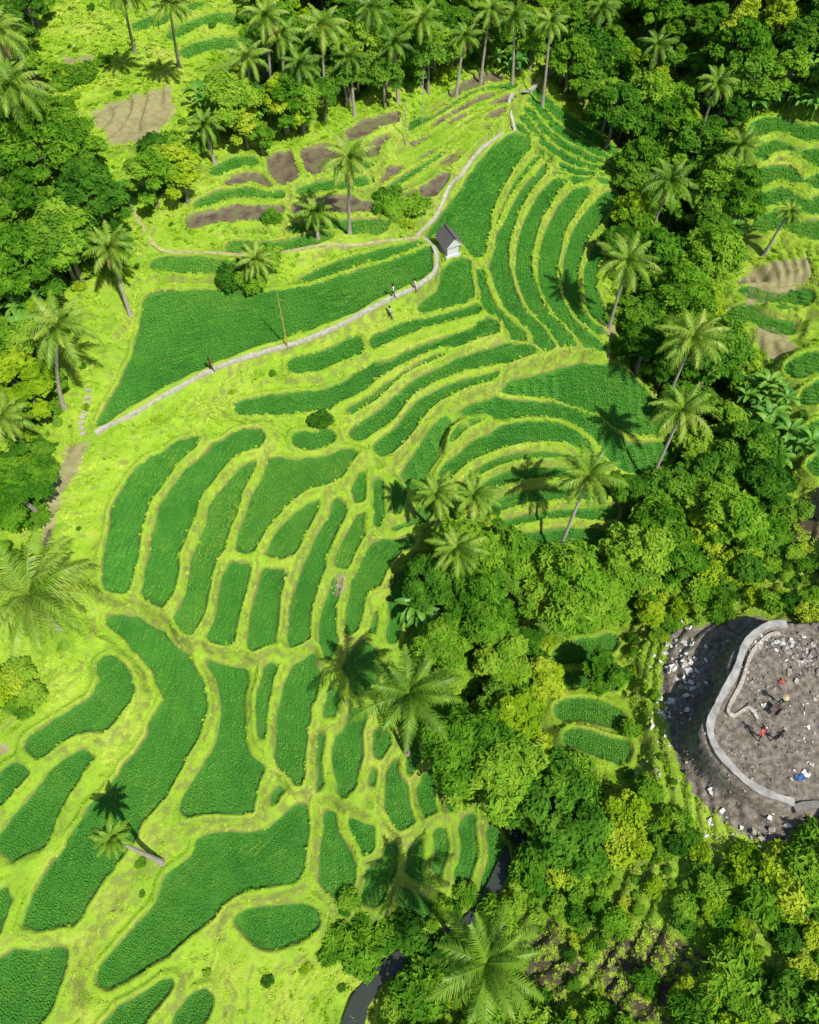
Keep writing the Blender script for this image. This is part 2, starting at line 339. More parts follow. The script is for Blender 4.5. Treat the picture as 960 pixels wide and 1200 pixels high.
# ---------------------------------------------------------------- foliage materials
def leafmat(name,stops,trans=.3,gloss=.0,world=.5,rnd=.35):
    m,nt=newmat(name); oi=N(nt,'ShaderNodeObjectInfo').outputs['Random']; pos=N(nt,'ShaderNodeNewGeometry').outputs['Position']
    n1=noise(nt,world,2,pos)
    f=mth(nt,'ADD',mth(nt,'MULTIPLY',oi,rnd),mth(nt,'SUBTRACT',mth(nt,'MULTIPLY',n1,1.1),rnd/2+.05)); col=ramp(nt,f,stops)
    o=N(nt,'ShaderNodeOutputMaterial'); d=N(nt,'ShaderNodeBsdfDiffuse'); L(nt,col,d.inputs[0]); s=d.outputs[0]
    if trans>0:
        t=N(nt,'ShaderNodeBsdfTranslucent'); L(nt,col,t.inputs[0]); ms=N(nt,'ShaderNodeMixShader',ins={0:trans}); L(nt,s,ms.inputs[1]); L(nt,t.outputs[0],ms.inputs[2]); s=ms.outputs[0]
    if gloss>0:
        t=N(nt,'ShaderNodeBsdfGlossy',ins={'Roughness':.45}); ms=N(nt,'ShaderNodeMixShader',ins={0:gloss}); L(nt,s,ms.inputs[1]); L(nt,t.outputs[0],ms.inputs[2]); s=ms.outputs[0]
    L(nt,s,o.inputs[0]); return m
m_leaf=[leafmat("leaf_deep_green",[(.2,(.035,.13,.012)),(.5,(.10,.27,.022)),(.8,(.20,.39,.035))],rnd=.5),
 leafmat("leaf_mid_green",[(.2,(.06,.20,.014)),(.5,(.18,.39,.025)),(.8,(.32,.51,.045))],rnd=.5),
 leafmat("leaf_yellow_green",[(.2,(.16,.32,.012)),(.5,(.32,.49,.02)),(.8,(.48,.58,.05))],rnd=.5)]
m_palm=leafmat("palm_frond_green",[(.2,(.08,.19,.015)),(.5,(.18,.34,.025)),(.8,(.34,.45,.06))],.2,.025)
m_palmdry=leafmat("palm_frond_dry",[(.25,(.16,.13,.03)),(.7,(.30,.24,.08))],0)
m_ban=leafmat("banana_leaf_green",[(.2,(.06,.22,.025)),(.5,(.14,.36,.035)),(.8,(.26,.47,.06))],.25,.03)
m_rice=leafmat("rice_blade_green",[(.2,(.055,.26,.035)),(.5,(.10,.38,.045)),(.8,(.18,.46,.055))],0,0,.16,.12)
m_ricey=leafmat("rice_blade_yellowing",[(.2,(.09,.33,.035)),(.5,(.16,.42,.045)),(.8,(.28,.49,.055))],0,0,.25,.12)
m_grass=leafmat("grass_blade",[(.2,(.20,.41,.02)),(.5,(.35,.55,.035)),(.8,(.52,.62,.10))],0,0,.2,.25)
m_bark=simple("tree_bark",(.26,.22,.17),.9,5); m_pbark=simple("palm_bark",(.36,.32,.26),.9,8)
m_nut=simple("coconut_husk",(.25,.25,.06),.5)
class MB:
    def __init__(s): s.v=[];s.f=[];s.m=[]
    def quads(s,Q,mi):
        Q=np.asarray(Q).reshape(-1,4,3); b=len(s.v); s.v.extend(Q.reshape(-1,3).tolist()); n=len(Q)
        s.f.extend((b+np.arange(n*4).reshape(n,4)).tolist()); s.m.extend([mi]*n)
    def tube(s,pts,rad,mi,k=7,cap=True):
        pts=np.asarray(pts,float); b=len(s.v); n=len(pts); g=np.gradient(pts,axis=0)
        for i in range(n):
            t=g[i]/(np.linalg.norm(g[i])+1e-9); a=np.cross(t,[.13,1,.21]); a/=np.linalg.norm(a)+1e-9; c=np.cross(t,a)
            for j in range(k):
                q=2*math.pi*j/k; s.v.append((pts[i]+rad[i]*(math.cos(q)*a+math.sin(q)*c)).tolist())
        for i in range(n-1):
            for j in range(k): s.f.append([b+i*k+j,b+i*k+(j+1)%k,b+(i+1)*k+(j+1)%k,b+(i+1)*k+j]); s.m.append(mi)
        if cap: s.f.append([b+(n-1)*k+j for j in range(k)]); s.m.append(mi)
    def box(s,c,d,mi,rot=0,jit=0):
        b=len(s.v); cs,sn=math.cos(rot),math.sin(rot)
        for dz in(-.5,.5):
            for dx,dy in((-.5,-.5),(.5,-.5),(.5,.5),(-.5,.5)):
                x,y,z=dx*d[0],dy*d[1],dz*d[2]; j=[random.uniform(-jit,jit)*min(d) for _ in range(3)]
                s.v.append([c[0]+x*cs-y*sn+j[0],c[1]+x*sn+y*cs+j[1],c[2]+z+j[2]])
        for q in((3,2,1,0),(4,5,6,7),(0,1,5,4),(1,2,6,5),(2,3,7,6),(3,0,4,7)): s.f.append([b+i for i in q]); s.m.append(mi)
    def mesh(s,name,mats,smooth=False):
        me=bpy.data.meshes.new(name); me.from_pydata(s.v,[],s.f)
        for m in mats: me.materials.append(m)
        me.polygons.foreach_set('material_index',np.array(s.m,np.int32))
        if smooth: me.polygons.foreach_set('use_smooth',np.ones(len(s.f),bool))
        me.update(); return me
def unit(a): return a/(np.linalg.norm(a,axis=-1,keepdims=True)+1e-9)
def leafcloud(mb,c,r,n,Lf,W,mi,rs,squash=.8):
    d=unit(rs.randn(n,3)); d[:,2]=np.where(d[:,2]<-.3,-d[:,2],d[:,2])
    bump=1+.22*np.sin(d[:,0]*5+c[0]*3)*np.sin(d[:,1]*6+c[1])+.15*np.sin(d[:,2]*9+c[2])
    rr=r*bump*(.62+.42*rs.rand(n)**.6); p=np.array(c)+d*rr[:,None]*np.array([1,1,squash])
    nn=unit(d*.9+rs.randn(n,3)*.5+np.array([0,0,.6])); t=unit(np.cross(nn,rs.randn(n,3))); b=np.cross(nn,t)
    s=(.6+.8*rs.rand(n))[:,None]; t=t*Lf*s; b=b*W*s
    mb.quads(np.stack([p-t,p+b,p+t-nn*Lf*.3,p-b],1),mi)
def broadleaf(i,h,cr,nl,nleaf,lm,Lf=.24,W=.12):
    rs=np.random.RandomState(100+i); mb=MB(); top=np.array([rs.uniform(-.6,.6),rs.uniform(-.6,.6),h*.55])
    tr=[np.zeros(3)+[0,0,-.6],top*.35+[.15,0,0],top*.7-[.1,.1,0],top]; mb.tube(tr,[.3,.23,.19,.14],0)
    for k in range(nl):
        a=k*2.4+rs.rand()*.9; q=math.sqrt((k+.4)/nl); zz=h*(.9-.42*q*q)+rs.uniform(-.9,.9)
        c=np.array([math.cos(a)*cr*q*.85,math.sin(a)*cr*q*.85,zz]); r=cr*rs.uniform(.2,.42)
        mb.tube([top*.85,(top+c)/2+[0,0,-.3],c],[.11,.07,.03],0,5)
        leafcloud(mb,c,r,int(nleaf/nl*(r/cr/.33)**2),Lf,W,1,rs)
    return mb.mesh("broadleaf_tree_%d"%i,[m_bark,m_leaf[lm]])
TREES=[broadleaf(0,9,3.6,17,8000,0),broadleaf(1,8,3.2,15,7500,1),broadleaf(2,7,2.7,13,6500,2,.2,.12),broadleaf(3,10,4.0,19,8500,1,.3,.10),broadleaf(4,7,2.4,11,5000,0,.32,.1),broadleaf(5,6,2.2,10,5500,1,.17,.09)]
def bush(i,lm,Lf,W,n=1500):
    rs=np.random.RandomState(200+i); mb=MB()
    for k in range(6):
        a=k*2.4; c=np.array([math.cos(a)*.6*(k>0),math.sin(a)*.6*(k>0),.4+rs.rand()*.4]); mb.tube([(0,0,-.1),c],[.04,.02],0,4)
        leafcloud(mb,c,.35+.3*rs.rand(),n//6,Lf,W,1,rs)
    return mb.mesh("shrub_%d"%i,[m_bark,m_leaf[lm]])
BUSH=[bush(0,1,.13,.06),bush(1,0,.15,.07),bush(2,2,.11,.06),bush(3,1,.24,.07,800)]
def frond(mb,az,el,Lr,rs,mi,droop):
    n=26; s=np.linspace(0,1,n); pitch=el-droop*s**1.3; dl=Lr/n
    ca,sa=math.cos(az),math.sin(az); yaw=rs.uniform(-.25,.25)
    pts=[np.zeros(3)]
    for i in range(1,n):
        aa=az+yaw*s[i]; pts.append(pts[-1]+dl*np.array([math.cos(pitch[i])*math.cos(aa),math.cos(pitch[i])*math.sin(aa),math.sin(pitch[i])]))
    pts=np.array(pts); mb.tube(pts[::4],np.linspace(.05,.012,len(pts[::4])),mi,4,False)
    side=np.array([-sa,ca,0]); g=unit(np.gradient(pts,axis=0))
    Q=[]
    for i in range(3,n):
        ll=Lr*.22*math.sin(math.pi*min(1,(.12+.88*s[i]))*.93+.15)**.7 if s[i]<.97 else Lr*.08
        for sg in(-1,1):
            for q in(0,.5):
                b=pts[i]-g[i]*dl*q; d=unit(side*sg*1.0+g[i]*.75-np.array([0,0,1])*rs.uniform(.25,.95)+rs.randn(3)*.1)
                wd=g[i]*.032; l2=ll*rs.uniform(.8,1.1); mid=b+d*l2*.55+np.array([0,0,.03]); tip=b+d*l2-np.array([0,0,.18*l2])
                Q.append([b-wd,b+wd,mid+wd,mid-wd]); Q.append([mid-wd,mid+wd,tip+wd*.15,tip-wd*.15])
    mb.quads(Q,mi)
def palmcrown(mb,c,r,rs,nf=22,off=1):
    b=len(mb.v)
    for k in range(nf):
        q=(k+.5)/nf; frond(mb,k*2.3999+rs.uniform(-.25,.25),math.radians(78-95*q**.9),r*rs.uniform(.85,1.1)*(.75+.35*min(1,q*2)),rs,off,math.radians(50+38*q))
    for k in range(3): frond(mb,rs.rand()*6.28,math.radians(-35),r*.75,rs,off+1,math.radians(50))
    V=mb.v
    for i in range(b,len(V)): V[i]=[V[i][0]+c[0],V[i][1]+c[1],V[i][2]+c[2]]
    for k in range(8):
        a=k*.8; p=np.array(c)+[math.cos(a)*.28,math.sin(a)*.28,-.3-.1*(k%2)]
        mb.tube([p+[0,0,-.15],p+[0,0,-.08],p+[0,0,.08],p+[0,0,.14]],[.04,.13,.13,.04],3,6)
def palm(px,h,r,bpx=None,seed=0,nf=22):
    u,v=px; rs=np.random.RandomState(seed+int(u)*3+int(v)+99)
    if bpx is None:
        x,y,z=[float(q) for q in U(u,v,h)]; bx,by=x+rs.uniform(-.8,.8),y+rs.uniform(-.8,.8)
        bz=float(zat(bx,by)); tz=z
    else:
        bx,by,_=[float(q) for q in U(*bpx)]; bz=float(zat(bx,by)); x,y=flatproj(u,v,bz+h); tz=bz+h
    c=np.array([x-bx,y-by,tz-bz]); mb=MB(); n=12; t=np.linspace(0,1,n)
    pts=np.stack([c[0]*t**1.5,c[1]*t**1.5,(c[2]+.3)*t-.3*(1-t)],1)
    mb.tube(pts,.19-.09*t+.12*np.exp(-t*12)+.012*(np.arange(n)%2),0,8); palmcrown(mb,pts[-1],r,rs,nf)
    return obj("coconut_palm",mb.mesh("coconut_palm",[m_pbark,m_palm,m_palmdry,m_nut]),(bx,by,bz))
palms=[((480,815),12,4.0,None),((570,1130),12,4.0,None),((38,700),12,4.9,(66,735)),((70,385),9,3.4,(75,478)),((690,560),10,3.2,(650,660)),((800,482),11,3.3,(755,580)),
 ((812,398),11,3.8,None),((410,188),9.5,3.1,(410,277)),((735,308),10,3.6,None),((785,215),10,3.6,None),((512,580),7,2.4,None),((556,582),7,2.4,None),((535,645),7,2.6,None),
 ((130,292),6.5,2.9,(150,362)),((15,105),12,3.8,(22,200)),((-5,40),12,3.6,None),((300,306),2.5,2.2,None),((370,250),2.8,2.3,None),((197,190),3.5,2.1,None),
 ((200,8),10,2.8,(210,76)),((145,-5),10,2.6,(158,60)),((435,12),9,2.8,None),((378,32),9,3,None),((330,45),8,3,None),((495,25),9,3,(494,100)),((575,14),9,2.8,None),((602,22),9,2.8,None),((312,22),10,3,None),((352,78),7,2.6,None),((645,28),9,2.8,None),((705,12),11,3,None),((545,45),7,2.4,None),
 ((868,172),8,2.8,None),((132,984),8.5,1.5,(185,1008)),((5,490),5,2.6,None),((925,250),6,1.8,None),((240,148),4,2.3,None),((840,100),9,2.8,None),((462,52),7,2.6,None),((290,70),8,2.7,None),((770,55),10,3,None),((410,70),6,2.4,None)]
for i,(p,h,r_,b) in enumerate(palms): palm(p,h,r_,b,i,20 if i>20 else 26)
def banana(i):
    rs=np.random.RandomState(300+i); mb=MB(); mb.tube([(0,0,-.8),(0,0,.8),(.03,0,1.8)],[.13,.11,.07],0,7)
    for k in range(9):
        az=k*2.4+rs.rand()*.4; n=9; s=np.linspace(0,1,n); el=math.radians(70-35*(k/9)); L_=1.9+rs.rand()*.5
        p=np.array([0,0,1.7]); prev=None
        for j in range(n):
            pt=el-1.6*s[j]**1.4; g=np.array([math.cos(pt)*math.cos(az),math.cos(pt)*math.sin(az),math.sin(pt)]); p=p+g*L_/n
            wd=.26*math.sin(math.pi*min(1,.1+s[j]*.87))**.6*(1+.1*(j%2)); sd=np.array([-math.sin(az),math.cos(az),0])*wd
            row=(p-sd+[0,0,.07],p.copy(),p+sd+[0,0,.07])
            if prev is not None and j>1: mb.quads([[prev[0],prev[1],row[1],row[0]],[prev[1],prev[2],row[2],row[1]]],1)
            prev=row
    return mb.mesh("banana_plant_%d"%i,[m_ban,m_ban])
BAN=[banana(0),banana(1)]
def tuft(name,centers,n,h,sp,w,mat,seed):
    rs=np.random.RandomState(seed); Q=[]
    for cx,cy in centers:
        for k in range(n):
            a=rs.rand()*6.28; rr=sp*.35*rs.rand(); b=np.array([cx+rr*math.cos(a*3),cy+rr*math.sin(a*3),-.05]); o=np.array([math.cos(a),math.sin(a),0]); s=np.array([-o[1],o[0],0])*w
            hh=h*rs.uniform(.7,1.1); q=sp*rs.uniform(.3,1); m_=b+o*q*.45+[0,0,hh*.75]; t_=b+o*q+[0,0,hh*rs.uniform(.75,1.05)]
            Q.append([b-s,b+s,m_+s,m_-s]); Q.append([m_-s,m_+s,t_+s*.15,t_-s*.15])
    mb=MB(); mb.quads(Q,0); return mb.mesh(name,[mat])
def place(name,me,u,v,dz=0,sc=1,rz=None):
    x,y,_=[float(q) for q in U(u,v,dz)]; o=obj(name,me,(x,y,float(zat(x,y)))); o.scale=(sc,)*3; o.rotation_euler[2]=random.uniform(0,6.28) if rz is None else rz; return o
row3=[(-.42,0),(-.25,.01),(-.08,-.01),(.09,.0),(.26,.01),(.42,-.01)]
o_rice=[place("rice_plant",tuft("rice_plant",row3,8,.27,.15,.015,m_rice,1),300,380),place("rice_plant",tuft("rice_plant_b",row3,8,.25,.15,.015,m_rice,2),320,380),place("rice_plant",tuft("rice_plant_y",row3,8,.26,.15,.015,m_ricey,3),350,560),place("rice_plant",tuft("rice_plant_yb",row3,8,.25,.15,.015,m_ricey,13),340,565)]
rs_=np.random.RandomState(5); c5=[tuple(rs_.uniform(-.26,.26,2)) for _ in range(6)]; c6=[tuple(rs_.uniform(-.28,.28,2)) for _ in range(6)]
o_grass=[place("grass_tuft",tuft("grass_tuft",c5,8,.06,.15,.016,m_grass,4),240,480),place("grass_tuft",tuft("grass_tuft_b",c6,8,.10,.18,.018,m_grass,5),260,490),place("grass_tuft",tuft("grass_tuft_c",c5[:3],12,.22,.22,.022,m_grass,6),270,486)]
o_tree=[]
for i,(u,v) in enumerate([(600,830),(660,690),(750,640),(640,935),(840,240),(590,760)]):
    o_tree.append(place("broadleaf_tree",TREES[[2,3,1,0,4,5][i]],u,v,6))
spec=[(775,290,1),(745,345,5),(760,395,4),(700,690,1),(740,560,5),(775,620,3),(820,560,0),(860,600,1),(580,900,3),(670,970,0),(560,700,3),(600,640,1),(545,870,2),(620,880,2),(85,150,1),(45,170,3),(105,225,0),(70,270,1),(20,300,3),(30,380,1),(15,430,2),(10,560,1),(190,170,5),(830,300,3),(850,180,0),(800,170,1),(880,520,0),(905,560,4),(720,130,0),(760,120,3),(690,60,0),(330,95,1),(270,105,1),(720,770,5)]
for u,v,k in spec: o=place("broadleaf_tree",TREES[k],u,v,6,random.uniform(.75,1.05))
# ---------------------------------------------------------------- scatter
def scatter(name,pts,rot,scl,idx,srcs):
    me=bpy.data.meshes.new(name); n=len(pts); me.vertices.add(n); me.vertices.foreach_set('co',np.asarray(pts,np.float32).ravel())
    a=me.attributes.new('rot','FLOAT_VECTOR','POINT'); a.data.foreach_set('vector',np.asarray(rot,np.float32).ravel())
    a=me.attributes.new('scl','FLOAT','POINT'); a.data.foreach_set('value',np.asarray(scl,np.float32))
    a=me.attributes.new('idx','INT','POINT'); a.data.foreach_set('value',np.asarray(idx,np.int32))
    o=obj(name,me); ng=bpy.data.node_groups.new(name,'GeometryNodeTree')
    ng.interface.new_socket("Geometry",in_out='INPUT',socket_type='NodeSocketGeometry'); ng.interface.new_socket("Geometry",in_out='OUTPUT',socket_type='NodeSocketGeometry')
    gi=ng.nodes.new('NodeGroupInput'); go=ng.nodes.new('NodeGroupOutput'); ip=ng.nodes.new('GeometryNodeInstanceOnPoints'); j=ng.nodes.new('GeometryNodeJoinGeometry')
    for s in srcs[::-1]:
        oi=ng.nodes.new('GeometryNodeObjectInfo'); oi.transform_space='ORIGINAL'; oi.inputs['Object'].default_value=s; oi.inputs['As Instance'].default_value=True; ng.links.new(oi.outputs['Geometry'],j.inputs[0])
    def na(nm,t):
        q=ng.nodes.new('GeometryNodeInputNamedAttribute'); q.data_type=t; q.inputs['Name'].default_value=nm; return q.outputs['Attribute']
    er=ng.nodes.new('FunctionNodeEulerToRotation'); ng.links.new(na('rot','FLOAT_VECTOR'),er.inputs[0])
    ng.links.new(gi.outputs[0],ip.inputs['Points']); ng.links.new(j.outputs[0],ip.inputs['Instance']); ip.inputs['Pick Instance'].default_value=True
    ng.links.new(na('idx','INT'),ip.inputs['Instance Index']); ng.links.new(er.outputs[0],ip.inputs['Rotation']); ng.links.new(na('scl','FLOAT'),ip.inputs['Scale']); ng.links.new(ip.outputs[0],go.inputs[0])
    md=o.modifiers.new("scatter",'NODES'); md.node_group=ng; return o
def vis(x,y,z,mg=80):
    u,v,d=proj(x,y,z); return (u>-mg)&(u<960+mg)&(v>-mg)&(v<1200+mg)&(d>3)
def rots(n,tilt=.15): return np.stack([R.randn(n)*tilt,R.randn(n)*tilt,R.rand(n)*6.28],1)
def grad(x,y,e_=.2): return (zat(x+e_,y)-zat(x-e_,y))/(2*e_),(zat(x,y+e_)-zat(x,y-e_))/(2*e_)
def normrot(x,y,th):
    gx,gy=grad(x,y); gx=np.clip(gx,-1,1);gy=np.clip(gy,-1,1)
    n=unit(np.stack([-gx,-gy,np.ones_like(gx)],1)); a=np.stack([np.cos(th),np.sin(th),np.zeros_like(th)],1); a=unit(a-n*(a*n).sum(1,keepdims=True)); b=np.cross(n,a)
    return np.stack([np.arctan2(b[:,2],n[:,2]),-np.arcsin(np.clip(a[:,2],-1,1)),np.arctan2(a[:,1],a[:,0])],1)
path_px=[(112,508),(150,489),(200,461),(250,438),(300,421),(350,406),(400,387),(450,362),(488,346),(508,332),(511,310),(500,290),(490,268),(512,245),(535,210),(556,185),(580,166),(606,150),(596,128),(622,98),(655,82)]
path_w=to_world(catmull(path_px,False,6))
track_px=[[(60,640),(62,590),(78,555),(100,520),(112,508)],[(498,286),(450,286),(400,290),(330,298),(260,296),(190,290),(165,262),(150,235)],[(125,330),(132,370),(118,400),(125,440)],[(150,395),(148,412),(142,440)]]
track_w=[to_world(catmull(p,False,6)) for p in track_px]
PD=seg_dist(X,Y,[tuple(q) for q in path_w])
for t in track_w: PD=np.minimum(PD,seg_dist(X,Y,[tuple(q) for q in t]))
px_,ix_,sx_,rx_=[],[],[],[]
for fi,(k,w_,g_) in enumerate(worldfields):
    if k=='m': continue
    x0,y0=w_.min(0)-g_;x1,y1=w_.max(0)+g_; cy=(y0+y1)/2; s=.19 if cy<45 else(.215 if cy<80 else .26)
    cv=np.cov((w_-w_.mean(0)).T); ev,evec=np.linalg.eigh(cv); ang=math.atan2(evec[1,1],evec[0,1])+R.uniform(-.15,.15)
    n=int(max(x1-x0,y1-y0)*.8/s)+2
    a,b=np.meshgrid(np.arange(-n//3,n//3)*s*5.2,np.arange(-n,n)*s); a=a+R.uniform(-1,1,a.shape)*s; b=b+R.randn(*b.shape)*.02
    x=(x0+x1)/2+a*math.cos(ang)-b*math.sin(ang); y=(y0+y1)/2+a*math.sin(ang)+b*math.cos(ang); x=x.ravel();y=y.ravel()
    m_=(x>x0)&(x<x1)&(y>y0)&(y<y1); x=x[m_];y=y[m_]; m_=(bil(E,x,y)<-.17)&(fat(fid,x,y)==fi)&(fat(PD,x,y)>.5); x=x[m_];y=y[m_]; z=zat(x,y); m_=vis(x,y,z)
    x=x[m_];y=y[m_];z=z[m_]; px_.append(np.stack([x,y,z],1)); sx_.append((.9+.25*R.rand(len(x)))*s/.185); n=len(x)
    rx_.append(np.stack([R.randn(n)*.05,R.randn(n)*.05,ang+R.randn(n)*.08+math.pi*R.randint(0,2,n)],1))
    pt=.5+.5*np.sin(x*.5+np.sin(y*.4)*2)*np.sin(y*.45+fi); ix_.append(np.where(R.rand(n)<(.85 if k=='y' else .03+.4*pt**3),R.randint(2,4,n),R.randint(0,2,n)))
PT=np.concatenate(px_); print("rice",len(PT))
scatter("rice_crop",PT,np.concatenate(rx_),np.concatenate(sx_),np.concatenate(ix_),o_rice)
n=240000; x=R.uniform(-64,64,n); y=R.uniform(-3,132,n); z=zat(x,y); _,_,dp=proj(x,y,z); gx,gy=grad(x,y,.15); sl=np.hypot(gx,gy)
m_=vis(x,y,z,40)&(bil(E,x,y)>.08)&(fat(PD,x,y)>.55)&(fat(dirtm,x,y)<.5)&(fat(sitem,x,y)<.4)&(fat(jung,x,y)<.6)&(R.rand(n)>.06+.45*np.clip((sl-.45)*3,0,1))
x=x[m_];y=y[m_];z=z[m_];dp=dp[m_]; near=bil(E,x,y)<.6
ig=R.choice(3,len(x),p=[.55,.35,.10]); ig=np.where(near&(ig==2),0,ig)
scatter("grass_cover",np.stack([x,y,z],1),normrot(x,y,R.rand(len(x))*6.28),(.7+.6*R.rand(len(x)))*np.clip(dp/60,.9,1.5)*np.where(near,.75,1),ig,o_grass)
def region_pts(polys,sp,hz,x0=-68,x1=68,y0=-6,y1=150,gc=1.1):
    a,b=np.meshgrid(np.arange(x0,x1,sp),np.arange(y0,y1,sp)); x=(a+R.uniform(-.45,.45,a.shape)*sp).ravel(); y=(b+R.uniform(-.45,.45,b.shape)*sp).ravel(); z=zat(x,y)
    u,v,d=proj(x,y,z+hz); m=np.zeros(x.shape,bool)
    for p in polys: m|=inpoly(u,v,p)
    m&=(d>5)&(fat(E,x,y)>.4)&(fat(PD,x,y)>1.2)&(fat(sitem,x,y)<.2)&((y>12)|(seg_dist(x,y,gorge)>gc)); return x[m],y[m],z[m]
x,y,z=region_pts(canopy,3.3,5.5); k=R.rand(len(x))>np.where(x<-20,.38,.12); x=x[k];y=y[k]
a,b=np.meshgrid(np.arange(-110,111,5.),np.arange(134,230,5.)); xe=(a+R.randn(*a.shape)).ravel(); ye=(b+R.randn(*b.shape)).ravel(); x=np.append(x,xe);y=np.append(y,ye);z=zat(x,y)
n=len(x)
scatter("jungle_canopy",np.stack([x,y,z],1),rots(n,.05),R.uniform(.5,.95,n),R.choice(6,n,p=[.14,.18,.22,.14,.12,.20]),o_tree)
o_bush=[place("shrub",BUSH[0],760,930),place("shrub",BUSH[1],376,495),place("shrub",BUSH[2],530,900),place("shrub",BUSH[3],320,262)]
x,y,z=region_pts(shrubs,1.1,.8,gc=.7); x2,y2,z2=region_pts(canopy,1.9,1.2); k=(fat(dirtm,x,y)<.35)&(R.rand(len(x))>.12+.75*fat(bare_shadem,x,y)); x=np.append(x[k],x2);y=np.append(y[k],y2);z=np.append(z[k],z2)
big=.5+.5*np.sin(x*.35+np.sin(y*.3)*2)*np.sin(y*.4+1); sc=(.45+R.rand(len(x))**2*1.2)*(.5+.9*big)
scatter("shrub_thicket",np.stack([x,y,z-.1],1),rots(len(x),.2),sc,R.choice(4,len(x),p=[.33,.2,.22,.25]),o_bush)
x,y,z=region_pts([[(0,0),(960,0),(960,1200),(0,1200)]],2.6,.8); k=(fat(jung,x,y)<.4)&(fat(d1,x,y)>1.3)&(fat(dirtm,x,y)<.3)&(R.rand(len(x))>.45); x,y,z=x[k],y[k],z[k]
scatter("bank_shrubs",np.stack([x,y,z-.05],1),rots(len(x),.2),R.uniform(.12,.5,len(x)),R.choice(4,len(x),p=[.4,.1,.3,.2]),o_bush)
o_ban=[place("banana_plant",BAN[0],880,100,1),place("banana_plant",BAN[1],505,700,1)]
bz=[[(840,50),(1000,50),(1000,132),(850,125)],[(860,450),(920,455),(950,520),(890,560)],[(470,665),(540,665),(545,725),(480,730)],[(230,110),(320,110),(320,140),(240,160)],[(540,80),(620,60),(640,70),(560,95)],[(30,330),(60,330),(50,420),(20,420)],[(830,200),(870,190),(860,320),(830,330)]]
x,y,z=region_pts(bz,1.35,1.8); n=len(x)
scatter("banana_grove",np.stack([x,y,z+.6],1),rots(n,.08),R.uniform(.65,1.1,n),R.randint(0,2,n),o_ban)
# ---------------------------------------------------------------- paths, stream
m_path=simple("path_concrete",(.44,.42,.34),.9,3,.3); m_track=simple("track_earth",(.40,.38,.17),.95,2,.35)
def ribbon(name,pw,wd,mat,h=.07,zf=None,skirt=.45):
    g=unit(np.gradient(pw,axis=0)); nn=np.stack([-g[:,1],g[:,0]],1); w2=wd/2*(1+.12*np.sin(np.arange(len(pw))*.5))
    l=pw+nn*w2[:,None]; r=pw-nn*w2[:,None]
    if zf is None:
        zc=zat(pw[:,0],pw[:,1]); zc=np.maximum(zc,np.maximum(zat(l[:,0],l[:,1]),zat(r[:,0],r[:,1]))); k_=9
        pz=np.pad(zc,k_//2,mode='edge'); zc=np.convolve(pz,np.ones(k_)/k_,'valid')+h+.03
    else: zc=zf(pw[:,0],pw[:,1])
    mb=MB(); n=len(pw); V=[]
    for i in range(n):
        V+= [[l[i,0],l[i,1],zc[i]-skirt],[l[i,0],l[i,1],zc[i]],[r[i,0],r[i,1],zc[i]],[r[i,0],r[i,1],zc[i]-skirt]]
    mb.v=V
    for i in range(n-1):
        for j in range(3): mb.f.append([i*4+j,i*4+j+1,i*4+5+j,i*4+4+j]); mb.m.append(0)
    return obj(name,mb.mesh(name,[mat]))
ribbon("footpath",to_world(catmull(path_px,False,14)),.38,m_path,.05,None,.3)
ribbon("dirt_track",to_world(catmull(track_px[1],False,14)),.4,m_track,.02)
m_wat,nt=newmat("stream_water"); pos=N(nt,'ShaderNodeNewGeometry').outputs['Position']; out(nt,(.045,.055,.045),.15,bump=noise(nt,3,4,pos),bd=.05,spec=.5)
gl=catmull(gorge[9:],False,10); gl=gl[gl[:,1]>-45]
ribbon("stream_water",gl,1.2,m_wat,0,lambda x,y: base(x,y)+.2,.3)
m_stone=simple("pale_stone",(.42,.39,.33),.9,5); m_conc=simple("concrete",(.36,.35,.32),.9,1.5,.35); m_dark=simple("wet_concrete",(.20,.185,.165),.9,4,.3)
mb=MB()
for i,(u,v) in enumerate(zip(np.linspace(97,101,9)+np.array([0,-2,-3,-2,-1,0,1,2,3]),np.linspace(508,458,9))):
    x,y,_=[float(q) for q in U(u,v)]; mb.box((x,y,float(zat(x,y))+.06),(.5,.3,.2),0,random.uniform(-.3,.3),.1)
obj("stepping_stones",mb.mesh("stepping_stones",[m_stone]))
# ---------------------------------------------------------------- construction site
def wall(name,px,wd,zb,zt,mat,n=10,wob=.06):
    pw=to_world(catmull(px,False,n)); g=unit(np.gradient(pw,axis=0)); nn=np.stack([-g[:,1],g[:,0]],1)
    wv=wd*(1+.12*np.sin(np.arange(len(pw))*.31)+.05*np.sin(np.arange(len(pw))*1.3))[:,None]; l=pw+nn*wv/2; r=pw-nn*wv/2; mb=MB()
    for i in range(len(pw)):
        q=zt+wob*math.sin(i*.23); mb.v+=[[l[i,0],l[i,1],zb],[l[i,0],l[i,1],q],[r[i,0],r[i,1],q],[r[i,0],r[i,1],zb]]
    for i in range(len(pw)-1):
        for j in range(3): mb.f.append([i*4+j,i*4+j+1,i*4+5+j,i*4+4+j]); mb.m.append(0)
    e_=(len(pw)-1)*4; mb.f+=[[3,2,1,0],[e_,e_+1,e_+2,e_+3]]; mb.m+=[0,0]
    return obj(name,mb.mesh(name,[mat]))
wall("retaining_wall",[(912,742),(886,746),(862,768),(850,800),(828,838),(818,865),(830,893),(862,920),(895,936),(926,943)],.55,SL-3,SL+.35,m_conc,14,.08)
wall("retaining_wall",[(905,752),(888,757),(870,778),(858,812),(842,842),(850,848),(868,838),(880,848)],.28,SL-.5,SL+.2,m_stone,14,.1)
wall("retaining_wall",[(926,950),(950,944),(1000,940)],.5,SL-2,SL+.2,m_dark)
